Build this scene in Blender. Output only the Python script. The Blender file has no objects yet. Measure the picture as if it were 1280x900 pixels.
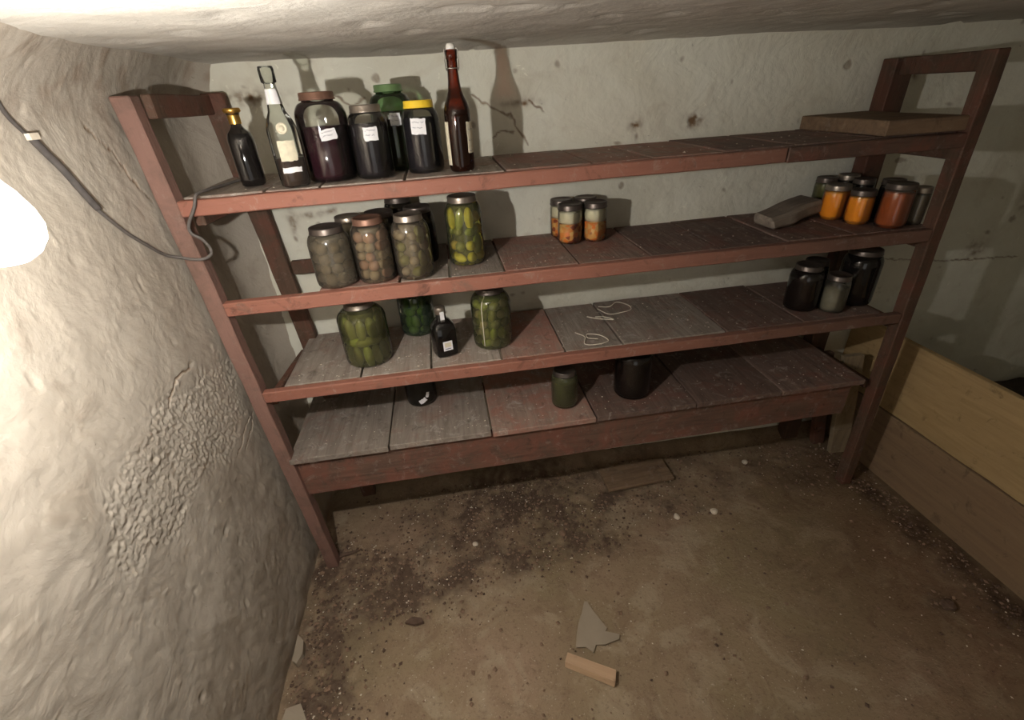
import bpy, bmesh, math, random
from mathutils import Vector, Matrix, noise
sc = bpy.context.scene
COL = sc.collection
rnd = random.Random(7)

# ---------------------------------------------------------------- camera, world, light, exposure
cam_d = bpy.data.cameras.new('camera'); cam = bpy.data.objects.new('camera', cam_d); COL.objects.link(cam)
cam.location = (0.614, -1.312, 1.627)
cam.rotation_euler = (1.047, 0.057, -0.148)
cam_d.sensor_fit = 'HORIZONTAL'; cam_d.sensor_width = 36.0; cam_d.lens = 36.0 * 577.65 / 1280.0
cam_d.clip_start = 0.02
sc.camera = cam
world = bpy.data.worlds.new('world'); sc.world = world; world.use_nodes = True
world.node_tree.nodes['Background'].inputs[0].default_value = (0.75, 0.78, 0.8, 1)
world.node_tree.nodes['Background'].inputs[1].default_value = 0.02
BULB = Vector((0.205, -0.823, 1.547)); BULB_STRENGTH = 4700.0
al = bpy.data.lights.new('fill_light', 'AREA'); al.shape = 'RECTANGLE'; al.size = 1.0; al.size_y = 1.5; al.energy = 3.4; al.color = (1.0, 0.96, 0.90)  # added soft fill behind the camera to lift shadows, no known source
alo = bpy.data.objects.new('fill_light', al); COL.objects.link(alo); alo.location = (0.65, -2.75, 0.95); alo.rotation_euler = (math.radians(90), 0, 0)
sc.view_settings.view_transform = 'Standard'; sc.view_settings.look = 'None'
sc.view_settings.gamma = 1.0; sc.view_settings.use_curve_mapping = False
sc.view_settings.exposure = 0.0

# ---------------------------------------------------------------- material helpers
class NT:
    def __init__(s, name):
        s.m = bpy.data.materials.new(name); s.m.use_nodes = True
        s.t = s.m.node_tree; s.t.nodes.clear()
        s.out = s.t.nodes.new('ShaderNodeOutputMaterial')
    def n(s, typ, **kw):
        nd = s.t.nodes.new(typ)
        for k, v in kw.items():
            if k.startswith('i_'):
                key = k[2:].replace('_', ' ')
                nd.inputs[key].default_value = v
            else: setattr(nd, k, v)
        return nd
    def l(s, a, b): s.t.links.new(a, b)
    def coords(s, scale=(1, 1, 1)):
        tc = s.n('ShaderNodeTexCoord'); mp = s.n('ShaderNodeMapping')
        mp.inputs['Scale'].default_value = scale
        s.l(tc.outputs['Object'], mp.inputs['Vector']); return mp.outputs['Vector']
    def noise(s, vec, scale, detail=4, rough=0.55, dist=0.0):
        nd = s.n('ShaderNodeTexNoise'); nd.inputs['Scale'].default_value = scale
        nd.inputs['Detail'].default_value = detail; nd.inputs['Roughness'].default_value = rough
        nd.inputs['Distortion'].default_value = dist
        s.l(vec, nd.inputs['Vector']); return nd.outputs['Fac']
    def ramp(s, fac, stops):
        r = s.n('ShaderNodeValToRGB'); e = r.color_ramp.elements
        while len(e) < len(stops): e.new(0.5)
        for i, (p, c) in enumerate(stops):
            e[i].position = p; e[i].color = (c[0], c[1], c[2], 1) if not isinstance(c, (int, float)) else (c, c, c, 1)
        s.l(fac, r.inputs[0]); return r.outputs[0]
    def mix(s, fac, a, b, mode='MIX'):
        m = s.n('ShaderNodeMix', data_type='RGBA', blend_type=mode)
        for sock, v in ((m.inputs[0], fac), (m.inputs[6], a), (m.inputs[7], b)):
            if isinstance(v, (int, float)): sock.default_value = v
            elif isinstance(v, tuple): sock.default_value = (v[0], v[1], v[2], 1)
            else: s.l(v, sock)
        return m.outputs[2]
    def math(s, op, a, b=0.0):
        m = s.n('ShaderNodeMath', operation=op)
        for sock, v in ((m.inputs[0], a), (m.inputs[1], b)):
            if isinstance(v, (int, float)): sock.default_value = v
            else: s.l(v, sock)
        return m.outputs[0]
    def bump(s, h, strength=0.3, dist=0.01, prev=None):
        b = s.n('ShaderNodeBump'); b.inputs['Strength'].default_value = strength; b.inputs['Distance'].default_value = dist
        s.l(h, b.inputs['Height'])
        if prev is not None: s.l(prev, b.inputs['Normal'])
        return b.outputs[0]
    def bsdf(s, color, rough=0.8, normal=None, metal=0.0, spec=0.3, **kw):
        p = s.n('ShaderNodeBsdfPrincipled')
        if isinstance(color, tuple): p.inputs['Base Color'].default_value = (color[0], color[1], color[2], 1)
        else: s.l(color, p.inputs['Base Color'])
        if isinstance(rough, (int, float)): p.inputs['Roughness'].default_value = rough
        else: s.l(rough, p.inputs['Roughness'])
        p.inputs['Metallic'].default_value = metal; p.inputs['Specular IOR Level'].default_value = spec
        if normal is not None: s.l(normal, p.inputs['Normal'])
        for k, v in kw.items(): p.inputs[k.replace('_', ' ')].default_value = v
        s.l(p.outputs[0], s.out.inputs[0]); return p

def plaster(name, base, stain, dark, amt=0.5, seed=0.0):
    t = NT(name); v = t.coords()
    tc = t.n('ShaderNodeVectorMath', operation='ADD'); t.l(v, tc.inputs[0]); tc.inputs[1].default_value = (seed, seed*1.7, seed*.3)
    v = tc.outputs[0]
    big = t.noise(v, 2.2, 6, 0.62, 0.4); mid = t.noise(v, 9.0, 6, 0.6, 0.6); fine = t.noise(v, 70, 4, 0.6)
    c = t.mix(t.ramp(big, [(0.38, 0.0), (0.68, 1.0)]), base, stain)
    c = t.mix(t.math('MULTIPLY', t.ramp(mid, [(0.55, 0.0), (0.75, 1.0)]), amt), c, dark)
    spots = t.noise(v, 26, 3, 0.7, 1.0)
    c = t.mix(t.math('MULTIPLY', t.ramp(spots, [(0.70, 0.0), (0.76, 1.0)]), 0.55), c, tuple(x * .45 for x in dark))
    lite = t.noise(v, 38, 2, 0.5, 1.5)
    c = t.mix(t.math('MULTIPLY', t.ramp(lite, [(0.70, 0.0), (0.75, 1.0)]), 0.5), c, tuple(min(1, x * 1.25) for x in base))
    at = t.n('ShaderNodeAttribute', attribute_name='stain')
    c = t.mix(t.math('MINIMUM', t.math('MULTIPLY', at.outputs['Fac'], t.math('ADD', spots, 0.5)), 1.0), c, (0.20, 0.125, 0.07))
    nb = t.bump(mid, 0.35, 0.02); nb = t.bump(fine, 0.35, 0.004, nb)
    t.bsdf(c, 0.9, nb, spec=0.15); return t.m

def wood(name, base, dark, paint=None, paint_amt=0.5, along='x', rough=0.75, dust=0.15, wear=(0.45, 0.6), fade=None):
    t = NT(name)
    s = {'x': (1.2, 14, 14), 'y': (14, 1.2, 14), 'z': (14, 14, 1.2)}[along]
    v = t.coords(s); vo = t.coords()
    oi = t.n('ShaderNodeObjectInfo')
    off = t.n('ShaderNodeVectorMath', operation='ADD'); t.l(v, off.inputs[0]); t.l(oi.outputs['Location'], off.inputs[1]); v = off.outputs[0]
    g = t.noise(v, 3.0, 7, 0.65, 0.8); g2 = t.noise(v, 9.0, 4, 0.6, 0.3)
    c = t.mix(t.ramp(g, [(0.3, 0.0), (0.7, 1.0)]), dark, base)
    if paint is not None:
        pn = t.noise(vo, 7, 6, 0.7, 0.5)
        f = t.ramp(pn, [(wear[0], 0.0), (wear[1], 1.0)])
        f = t.math('MULTIPLY', f, paint_amt)
        if fade:   # red paint worn away towards the right end, weaker light there painted in too
            sx = t.n('ShaderNodeSeparateXYZ'); t.l(vo, sx.inputs[0]); mr = t.n('ShaderNodeMapRange')
            t.l(t.math('ADD', sx.outputs[0], t.math('MULTIPLY', pn, 0.5)), mr.inputs[0])
            mr.inputs[1].default_value = fade[0] + .25; mr.inputs[2].default_value = fade[1] + .25; mr.inputs[3].default_value = 1.0; mr.inputs[4].default_value = 0.1
            f = t.math('MULTIPLY', f, mr.outputs[0])
            c = t.mix(mr.outputs[0], tuple(x * .62 for x in base), c)
        c = t.mix(f, c, paint)
    blot = t.noise(vo, 16, 5, 0.7, 0.6)
    c = t.mix(t.math('MULTIPLY', t.ramp(blot, [(0.58, 0.0), (0.72, 1.0)]), 0.65), c, tuple(x * .4 for x in dark))
    dn = t.noise(vo, 24, 5, 0.75, 1.0)
    c = t.mix(t.math('MULTIPLY', t.ramp(dn, [(0.56, 0.0), (0.70, 1.0)]), dust * 2.2), c, (0.50, 0.45, 0.40))
    hsv = t.n('ShaderNodeHueSaturation'); t.l(c, hsv.inputs['Color'])
    t.l(t.math('ADD', t.math('MULTIPLY', oi.outputs['Random'], 0.35), 0.82), hsv.inputs['Value'])
    nb = t.bump(g, 0.3, 0.01); nb = t.bump(g2, 0.25, 0.004, nb)
    t.bsdf(hsv.outputs[0], rough, nb, spec=0.25); return t.m

def glass(name, tint=(0.93, 0.95, 0.92), haze=0.06, hazecol=(0.45, 0.43, 0.38), rough=0.04, ior=1.5):
    t = NT(name); v = t.coords()
    tr = t.n('ShaderNodeBsdfTransparent'); tr.inputs[0].default_value = (*tint, 1)
    df = t.n('ShaderNodeBsdfDiffuse'); df.inputs[0].default_value = (*hazecol, 1)
    gl = t.n('ShaderNodeBsdfGlossy'); gl.inputs['Roughness'].default_value = rough; gl.inputs[0].default_value = (1, 1, 1, 1)
    m1 = t.n('ShaderNodeMixShader'); dn = t.noise(v, 22, 4, 0.7)
    t.l(t.math('MULTIPLY', t.ramp(dn, [(0.25, 0.3), (0.75, 1.0)]), haze), m1.inputs[0])
    t.l(tr.outputs[0], m1.inputs[1]); t.l(df.outputs[0], m1.inputs[2])
    fr = t.n('ShaderNodeFresnel'); fr.inputs[0].default_value = ior
    m2 = t.n('ShaderNodeMixShader'); t.l(fr.outputs[0], m2.inputs[0]); t.l(m1.outputs[0], m2.inputs[1]); t.l(gl.outputs[0], m2.inputs[2])
    t.l(m2.outputs[0], t.out.inputs[0]); return t.m

def plain(name, c, rough=0.5, metal=0.0, spec=0.4, var=0.25, scale=20, bump=0.0):
    t = NT(name); v = t.coords()
    nn = t.noise(v, scale, 4, 0.6)
    col = t.mix(nn, tuple(x * (1 - var) for x in c), tuple(min(1, x * (1 + var)) for x in c))
    nb = t.bump(nn, bump, 0.004) if bump else None
    t.bsdf(col, rough, nb, metal, spec); return t.m

M = {}
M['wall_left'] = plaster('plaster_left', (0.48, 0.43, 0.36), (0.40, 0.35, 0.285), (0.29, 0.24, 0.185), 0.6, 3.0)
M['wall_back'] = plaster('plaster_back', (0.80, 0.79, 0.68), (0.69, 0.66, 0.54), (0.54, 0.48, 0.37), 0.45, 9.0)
M['ceiling'] = plaster('plaster_ceiling', (0.58, 0.55, 0.49), (0.48, 0.445, 0.39), (0.38, 0.335, 0.28), 0.5, 21.0)
M['rail'] = wood('painted_rail_wood', (0.26, 0.15, 0.11), (0.13, 0.08, 0.06), (0.35, 0.145, 0.10), 0.9, 'x', 0.6, 0.12, (0.30, 0.42), fade=(1.0, 1.9))
M['rail_brown'] = wood('brown_rail_wood', (0.16, 0.095, 0.068), (0.085, 0.052, 0.04), (0.20, 0.08, 0.056), 0.7, 'x', 0.65, 0.10, (0.45, 0.6))
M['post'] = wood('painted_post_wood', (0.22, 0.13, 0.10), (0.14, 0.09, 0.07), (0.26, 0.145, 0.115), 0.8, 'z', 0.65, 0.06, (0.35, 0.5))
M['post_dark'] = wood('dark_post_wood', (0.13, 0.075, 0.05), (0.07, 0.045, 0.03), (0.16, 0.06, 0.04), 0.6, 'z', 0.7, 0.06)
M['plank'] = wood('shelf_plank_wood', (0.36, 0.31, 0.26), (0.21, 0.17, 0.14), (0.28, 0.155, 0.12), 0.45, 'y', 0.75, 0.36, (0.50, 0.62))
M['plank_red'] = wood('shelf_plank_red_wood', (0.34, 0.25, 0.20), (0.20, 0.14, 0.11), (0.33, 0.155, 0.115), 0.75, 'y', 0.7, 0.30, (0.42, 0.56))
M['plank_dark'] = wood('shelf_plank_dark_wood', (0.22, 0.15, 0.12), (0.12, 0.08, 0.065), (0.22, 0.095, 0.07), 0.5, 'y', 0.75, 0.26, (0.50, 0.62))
M['board'] = wood('old_board_wood', (0.23, 0.15, 0.09), (0.13, 0.085, 0.055), None, 0, 'x', 0.8, 0.1)
M['offcut'] = wood('offcut_wood', (0.31, 0.21, 0.13), (0.19, 0.125, 0.08), None, 0, 'x', 0.8, 0.1)
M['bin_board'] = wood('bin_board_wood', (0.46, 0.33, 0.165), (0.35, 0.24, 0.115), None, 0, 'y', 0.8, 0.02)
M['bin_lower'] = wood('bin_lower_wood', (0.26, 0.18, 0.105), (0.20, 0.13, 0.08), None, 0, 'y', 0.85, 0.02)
M['bin_dark'] = wood('bin_inside_wood', (0.10, 0.07, 0.045), (0.06, 0.04, 0.03), None, 0, 'y', 0.9, 0.02)
M['fresh_wood'] = wood('fresh_wood', (0.72, 0.50, 0.32), (0.55, 0.36, 0.22), None, 0, 'x', 0.7, 0.0)
M['grey_wood'] = wood('grey_wood', (0.30, 0.25, 0.20), (0.19, 0.155, 0.125), None, 0, 'x', 0.85, 0.1)
M['leg_wood'] = wood('leg_board_wood', (0.30, 0.24, 0.15), (0.2, 0.15, 0.1), None, 0, 'z', 0.85, 0.1)
M['soil'] = plain('soil', (0.05, 0.037, 0.027), 0.95, var=0.5, scale=30, bump=0.6)
M['debris_dark'] = plain('dark_crumbs', (0.125, 0.08, 0.056), 0.9, var=0.6, scale=40)
M['debris_mid'] = plain('brown_crumbs', (0.26, 0.17, 0.115), 0.9, var=0.5, scale=40)
M['debris_light'] = plain('pale_crumbs', (0.70, 0.62, 0.50), 0.8, var=0.25, scale=40)
M['cable'] = plain('cable_sheath', (0.085, 0.075, 0.07), 0.6, var=0.5, scale=60)
M['cable_light'] = plain('cable_sheath_pale', (0.12, 0.105, 0.095), 0.6, var=0.4, scale=60)
M['paper'] = plain('paper', (0.80, 0.79, 0.80), 0.8, var=0.06)
M['paper_cream'] = plain('paper_cream', (0.66, 0.60, 0.45), 0.7, var=0.25, scale=90)
M['ink'] = plain('ink', (0.10, 0.10, 0.16), 0.7)
M['tin'] = plain('lid_tin', (0.35, 0.30, 0.25), 0.35, 0.8, var=0.35)
M['tin_dark'] = plain('lid_tin_dark', (0.14, 0.115, 0.10), 0.38, 0.7, var=0.4)
M['tin_rust'] = plain('lid_tin_rusty', (0.24, 0.13, 0.09), 0.45, 0.5, var=0.4)
M['tin_gold'] = plain('cap_gold', (0.72, 0.42, 0.10), 0.3, 0.9, var=0.2)
M['lid_yellow'] = plain('lid_yellow', (0.85, 0.58, 0.04), 0.4, var=0.12)
M['lid_green'] = plain('lid_green', (0.16, 0.26, 0.11), 0.4, 0.3, var=0.3)
M['ceramic'] = plain('ceramic_stopper', (0.80, 0.77, 0.70), 0.35, var=0.05)
M['wire'] = plain('wire', (0.30, 0.27, 0.23), 0.4, 0.8)
M['string'] = plain('string', (0.72, 0.66, 0.54), 0.9)
M['socket'] = plain('socket', (0.05, 0.045, 0.04), 0.4)
M['g_clear'] = glass('glass_clear', (0.90, 0.92, 0.88), 0.06)
M['g_dusty'] = glass('glass_dusty', (0.80, 0.76, 0.66), 0.26, (0.26, 0.22, 0.175), 0.10)
M['g_clean'] = glass('glass_clean', (0.92, 0.92, 0.90), 0.02)
M['g_murky'] = glass('glass_murky', (0.66, 0.60, 0.50), 0.60, (0.17, 0.15, 0.115), 0.12)
M['g_green'] = glass('glass_green', (0.55, 0.74, 0.50), 0.08, (0.2, 0.35, 0.18))
M['g_brine'] = glass('glass_brine', (0.78, 0.78, 0.52), 0.26, (0.27, 0.27, 0.15))
M['g_moss'] = glass('glass_moss', (0.42, 0.52, 0.36), 0.25, (0.12, 0.17, 0.12))
M['c_moss'] = plain('content_moss', (0.055, 0.062, 0.018), 0.3, var=0.4, scale=60)
M['g_brown'] = glass('glass_brown', (0.42, 0.13, 0.06), 0.06, (0.25, 0.08, 0.04))
M['g_dark'] = glass('glass_dark', (0.35, 0.33, 0.30), 0.10, (0.12, 0.10, 0.09))
M['c_black'] = plain('content_black', (0.012, 0.010, 0.014), 0.12, spec=0.5)
M['c_plum'] = plain('content_plum', (0.030, 0.006, 0.012), 0.15, spec=0.5)
M['c_wine'] = plain('content_wine', (0.060, 0.010, 0.014), 0.15, spec=0.5)
M['c_olive'] = plain('content_olive', (0.10, 0.095, 0.035), 0.4, var=0.4, scale=60)
M['c_grey'] = plain('content_grey', (0.20, 0.175, 0.13), 0.5, var=0.3, scale=40)
M['c_green'] = plain('content_green', (0.12, 0.15, 0.035), 0.4, var=0.4, scale=60)
M['c_orange'] = plain('content_orange', (0.95, 0.36, 0.015), 0.3, var=0.1, scale=12)
M['c_amber'] = plain('content_amber', (0.80, 0.20, 0.015), 0.3, var=0.15, scale=12)
M['c_deep'] = plain('content_dark_orange', (0.40, 0.085, 0.012), 0.3, var=0.2, scale=12)
M['c_brown'] = plain('content_brown', (0.045, 0.02, 0.012), 0.3, var=0.3)
M['c_white'] = plain('content_white', (0.62, 0.56, 0.42), 0.5, var=0.2, scale=70)
t = NT('content_salad'); v = t.coords(); vo = t.n('ShaderNodeTexVoronoi'); vo.inputs['Scale'].default_value = 75; t.l(v, vo.inputs['Vector'])
cc = t.n('ShaderNodeSeparateColor'); t.l(vo.outputs['Color'], cc.inputs[0])
t.bsdf(t.ramp(cc.outputs[0], [(0.0, (0.75, 0.20, 0.03)), (0.35, (0.62, 0.26, 0.06)), (0.6, (0.70, 0.45, 0.16)), (0.85, (0.30, 0.06, 0.02))]), 0.4); M['c_salad'] = t.m
M['k_green'] = plain('pickle_green', (0.28, 0.32, 0.07), 0.4, var=0.35, scale=50)
M['k_olive'] = plain('pickle_olive', (0.22, 0.22, 0.08), 0.4, var=0.35, scale=50)
M['k_yellow'] = plain('pickle_yellow', (0.72, 0.62, 0.08), 0.35, var=0.2, scale=50)
M['k_tomato'] = plain('tomato_yellow', (0.62, 0.42, 0.09), 0.35, var=0.25, scale=30)
M['k_dull'] = plain('pickle_dull', (0.34, 0.28, 0.19), 0.5, var=0.3, scale=40)
M['k_pink'] = plain('tomato_dull', (0.40, 0.25, 0.18), 0.5, var=0.3, scale=40)

# painted floor and stained plaster use a dirt attribute on the mesh
t = NT('earth_floor'); v = t.coords()
at = t.n('ShaderNodeAttribute', attribute_name='dirt')
big = t.noise(v, 1.7, 6, 0.6, 0.5); mid = t.noise(v, 11, 6, 0.65, 0.8); fine = t.noise(v, 90, 4, 0.7)
c = t.mix(t.ramp(big, [(0.35, 0.0), (0.65, 1.0)]), (0.36, 0.255, 0.175), (0.29, 0.225, 0.135))
med = t.noise(v, 4.5, 5, 0.6, 1.2)
c = t.mix(t.math('MULTIPLY', t.ramp(med, [(0.52, 0.0), (0.62, 1.0)]), 0.55), c, (0.44, 0.36, 0.25))
c = t.mix(t.math('MULTIPLY', t.ramp(mid, [(0.5, 0.0), (0.66, 1.0)]), 0.45), c, (0.20, 0.13, 0.085))
c = t.mix(t.math('MULTIPLY', t.ramp(fine, [(0.55, 0.0), (0.70, 1.0)]), 0.5), c, (0.13, 0.085, 0.06))
sp = t.noise(v, 130, 2, 0.5)
c = t.mix(t.math('MULTIPLY', t.ramp(sp, [(0.69, 0.0), (0.72, 1.0)]), 0.7), c, (0.55, 0.47, 0.36))
c = t.mix(t.math('MINIMUM', t.math('MULTIPLY', at.outputs['Fac'], t.math('ADD', t.math('MULTIPLY', mid, 1.6), 0.1)), 0.92), c, (0.105, 0.07, 0.05))
ad = t.n('ShaderNodeAttribute', attribute_name='painted_falloff')
c = t.mix(ad.outputs['Fac'], c, (0.50, 0.42, 0.36), 'MULTIPLY')  # light falling off towards the bin, painted into the floor colour
nb = t.bump(mid, 0.3, 0.02); nb = t.bump(fine, 0.5, 0.005, nb)
t.bsdf(c, 0.88, nb, spec=0.2); M['floor'] = t.m
t = NT('back_wall_plaster')

# ---------------------------------------------------------------- mesh helpers
def link(name, me, mat=None, parent=None, smooth=False, loc=None):
    o = bpy.data.objects.new(name, me); COL.objects.link(o)
    if mat is not None:
        me.materials.clear(); me.materials.append(mat)
    if parent is not None: o.parent = parent
    if loc is not None: o.location = loc
    if smooth:
        me.polygons.foreach_set('use_smooth', [True] * len(me.polygons))
    return o
def pydata(name, vs, fs):
    me = bpy.data.meshes.new(name); me.from_pydata([tuple(v) for v in vs], [], fs); me.update(); return me
def tag(o, label=None, cat=None, group=None, kind=None):
    if label: o['label'] = label
    if cat: o['category'] = cat
    if group: o['group'] = group
    if kind: o['kind'] = kind
    return o
def thing(name, label, cat, loc=(0, 0, 0), rz=0.0, group=None):
    o = bpy.data.objects.new(name, None); COL.objects.link(o); o.empty_display_size = 0.05
    o.location = loc; o.rotation_euler = (0, 0, rz); return tag(o, label, cat, group)
def hexa(name, c8, bev=0.003, sub=0, jit=0.0, seed=0):
    """box from eight corners, bevelled; c8: bottom 4 ccw then top 4 ccw"""
    bm = bmesh.new(); vs = [bm.verts.new(c) for c in c8]
    for f in ((3, 2, 1, 0), (4, 5, 6, 7), (0, 1, 5, 4), (1, 2, 6, 5), (2, 3, 7, 6), (3, 0, 4, 7)):
        bm.faces.new([vs[i] for i in f])
    if sub:
        L = sorted(bm.edges, key=lambda e: -e.calc_length())[:4]
        bmesh.ops.subdivide_edges(bm, edges=L, cuts=sub, use_grid_fill=True)
        if jit:
            for v in bm.verts:
                v.co += noise.noise_vector(v.co * 9 + Vector((seed, seed * 2, 0))) * jit
    es = [e for e in bm.edges if len(e.link_faces) == 2 and e.calc_face_angle(0) > 0.6]
    if bev: bmesh.ops.bevel(bm, geom=es, offset=bev, segments=1, affect='EDGES')
    bmesh.ops.recalc_face_normals(bm, faces=bm.faces)
    me = bpy.data.meshes.new(name); bm.to_mesh(me); bm.free(); return me
def boxm(name, x0, x1, y0, y1, z0, z1, **kw):
    return hexa(name, [(x0, y0, z0), (x1, y0, z0), (x1, y1, z0), (x0, y1, z0), (x0, y0, z1), (x1, y0, z1), (x1, y1, z1), (x0, y1, z1)], **kw)
def lathe(name, prof, seg=40, sq=0.0):
    """revolve (r, z) profile; sq > 0 gives rounded-square section"""
    vs, fs = [], []
    rings = []
    for r, z in prof:
        if r < 1e-6: rings.append([len(vs)]); vs.append((0, 0, z)); continue
        ring = []
        for i in range(seg):
            a = 2 * math.pi * i / seg; k = 1.0
            if sq: k = 1 + sq * (1 / max(abs(math.cos(a)), abs(math.sin(a))) - 1)
            ring.append(len(vs)); vs.append((r * k * math.cos(a), r * k * math.sin(a), z))
        rings.append(ring)
    for A, B in zip(rings, rings[1:]):
        if len(A) == 1 and len(B) == 1: continue
        for i in range(seg):
            j = (i + 1) % seg
            if len(A) == 1: fs.append((A[0], B[j], B[i]))
            elif len(B) == 1: fs.append((A[i], A[j], B[0]))
            else: fs.append((A[i], A[j], B[j], B[i]))
    return pydata(name, vs, fs)
def tube(name, pts, r, seg=8, radii=None):
    pts = [Vector(p) for p in pts]; vs, fs = [], []
    n = len(pts); up = Vector((0.3, 0.2, 1)).normalized()
    for i, p in enumerate(pts):
        d = (pts[min(i + 1, n - 1)] - pts[max(i - 1, 0)]).normalized()
        s = d.cross(up)
        if s.length < 1e-3: s = d.cross(Vector((1, 0, 0)))
        s.normalize(); u = s.cross(d).normalized(); rr = radii[i] if radii else r
        for k in range(seg):
            a = 2 * math.pi * k / seg; vs.append(p + (s * math.cos(a) + u * math.sin(a)) * rr)
    for i in range(n - 1):
        for k in range(seg):
            l = (k + 1) % seg; fs.append((i * seg + k, i * seg + l, (i + 1) * seg + l, (i + 1) * seg + k))
    fs.append(tuple(range(seg))[::-1]); fs.append(tuple((n - 1) * seg + k for k in range(seg)))
    return pydata(name, vs, fs)
def spline(ctrl, per=8):
    c = [Vector(p) for p in ctrl]; c = [2 * c[0] - c[1]] + c + [2 * c[-1] - c[-2]]; out = []
    for i in range(1, len(c) - 2):
        for k in range(per):
            s = k / per; a, b, d, e = c[i - 1], c[i], c[i + 1], c[i + 2]
            out.append(0.5 * (2 * b + (d - a) * s + (2 * a - 5 * b + 4 * d - e) * s * s + (3 * b - a - 3 * d + e) * s ** 3))
    out.append(c[-2]); return out
def sstep(a, b, x):
    t = min(1, max(0, (x - a) / (b - a))); return t * t * (3 - 2 * t)
def fbm(p, o=4): return noise.fractal(p, 1.0, 2.0, o)
def grid(name, us, vs_, fn):
    V = [fn(u, v) for v in vs_ for u in us]; n = len(us)
    F = [(j * n + i, j * n + i + 1, (j + 1) * n + i + 1, (j + 1) * n + i) for j in range(len(vs_) - 1) for i in range(n - 1)]
    return pydata(name, V, F)
def lin(a, b, n): return [a + (b - a) * i / (n - 1) for i in range(n)]

# ---------------------------------------------------------------- the room
PATCH = [(-0.571, 1.013), (-0.63, 0.90), (-0.593, 0.804), (-0.44, 0.76), (-0.293, 0.785), (-0.14, 0.73), (0.02, 0.776), (0.065, 0.98), (-0.10, 1.02), (-0.236, 1.053), (-0.40, 1.045), (-0.485, 1.037)]
def patch_in(y, z):
    ins = False; dmin = 9; n = len(PATCH)
    for i in range(n):
        (a, b), (c, d) = PATCH[i], PATCH[(i + 1) % n]
        if (b > z) != (d > z) and y < (c - a) * (z - b) / (d - b) + a: ins = not ins
        ex, ey = c - a, d - b; tt = max(0, min(1, ((y - a) * ex + (z - b) * ey) / (ex * ex + ey * ey)))
        dmin = min(dmin, math.hypot(y - a - tt * ex, z - b - tt * ey))
    return dmin if ins else -dmin
def seg_d(p, line):
    dm = 9
    for (a, b), (c, d) in zip(line, line[1:]):
        ex, ey = c - a, d - b; tt = max(0, min(1, ((p[0] - a) * ex + (p[1] - b) * ey) / (ex * ex + ey * ey)))
        dm = min(dm, math.hypot(p[0] - a - tt * ex, p[1] - b - tt * ey))
    return dm
CRK = [[(.028, .76), (-.03, .748), (-.075, .728), (-.121, .719)], [(.061, .753), (.02, .725), (-.066, .703)], [(-.29, 1.02), (-.22, 1.06), (-.15, 1.05)], [(-.1, 1.62), (-.04, 1.56), (-.02, 1.50), (.02, 1.44)]]
def crack_left(y, z):
    if not (-.35 < y < .12 and .66 < z < 1.66): return 0
    q = (y + .006 * noise.noise(Vector((y * 60, z * 60, 1))), z + .006 * noise.noise(Vector((y * 60, z * 60, 5))))
    return max(1 - sstep(.0008, .0035, seg_d(q, l)) for l in CRK)
def wall_x(y, z):
    x = -0.098 - 0.020 * z / 1.7
    p = Vector((0, y, z))
    x += 0.009 * fbm(p * 2.3 + Vector((5, 0, 0)), 3) * sstep(0, 0.2, z + 0.05)
    q = Vector((1, (y + z * .75) * 9, (z - y * .6) * 2.2)); x += 0.0050 * fbm(q, 4) * (1 - sstep(0.5, 1.0, z))
    x += 0.0016 * fbm(p * 16, 3)
    x += 0.06 * max(0, (y - 0.30) / 0.115) ** 2 * (0.4 + .6 * sstep(0.2, 1.2, z))
    cove = 1.63 - 0.05 * sstep(0.0, -0.6, y)
    if z > cove: x += (0.07 + 0.08 * sstep(0.0, -0.5, y)) * ((z - cove) / (1.76 - cove)) ** 2
    x -= 0.004 * crack_left(y, z)
    pit = noise.noise(Vector((8, y * 27, z * 27)))
    if pit > .52: x -= 0.014 * (pit - .52)
    pit = noise.noise(Vector((4, y * 38, z * 52)))
    if pit > .5: x += 0.007 * (pit - .5)
    x += .0012 * fbm(Vector((6, (y + z * .7) * 40, (z - y * .5) * 16)), 3)
    d = patch_in(y, z) + 0.03 * noise.noise(p * 14) + 0.012 * noise.noise(p * 40)
    if d > -0.03:
        w = sstep(-0.006, 0.03, d)
        rough = fbm(Vector((2, (y + z * .5) * 95, (z - y * .35) * 62)), 3)
        x += w * (-0.0008 + 0.0034 * rough)
    return x
def wl(y, z): return (wall_x(y, z), y, z)
struct = lambda o: tag(o, kind='structure')
ys = lin(-2.8, -1.0, 30)[:-1] + lin(-1.0, -0.68, 50)[:-1] + lin(-0.68, 0.1, 300)[:-1] + lin(0.1, 0.43, 60); zs = lin(-0.03, 0.7, 120)[:-1] + lin(0.7, 1.08, 150)[:-1] + lin(1.08, 1.80, 110)
me = grid('wall_left', ys, zs, wl)
def put(me, nm, fn):
    a = me.attributes.new(nm, 'FLOAT', 'POINT'); a.data.foreach_set('value', [fn(v.co) for v in me.vertices])
def sl_(c):
    s = .9 * crack_left(c.y, c.z)
    n = noise.noise(Vector((3, c.y * 7, c.z * 7)))
    s += .5 * (1 - sstep(0, .10 + .06 * n, c.z))
    m_ = noise.noise(Vector((3, c.y * 19, c.z * 19)))
    m2 = fbm(Vector((3, c.y * 30, c.z * 30)), 3)
    s += .38 * sstep(.0, .6, m_ + .6 * n + .5 * m2) * sstep(1.58, 1.72, c.z)
    return min(1, s)
put(me, 'stain', sl_)
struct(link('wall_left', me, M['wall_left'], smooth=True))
def wb(x, z):
    p = Vector((x, 3, z))
    y = 0.418 + 0.0035 * fbm(p * 2.0, 3) + 0.0022 * fbm(p * 14, 4)
    if z > 1.66: y -= 0.035 * ((z - 1.66) / 0.12) ** 2
    return (x, y, z)
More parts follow.
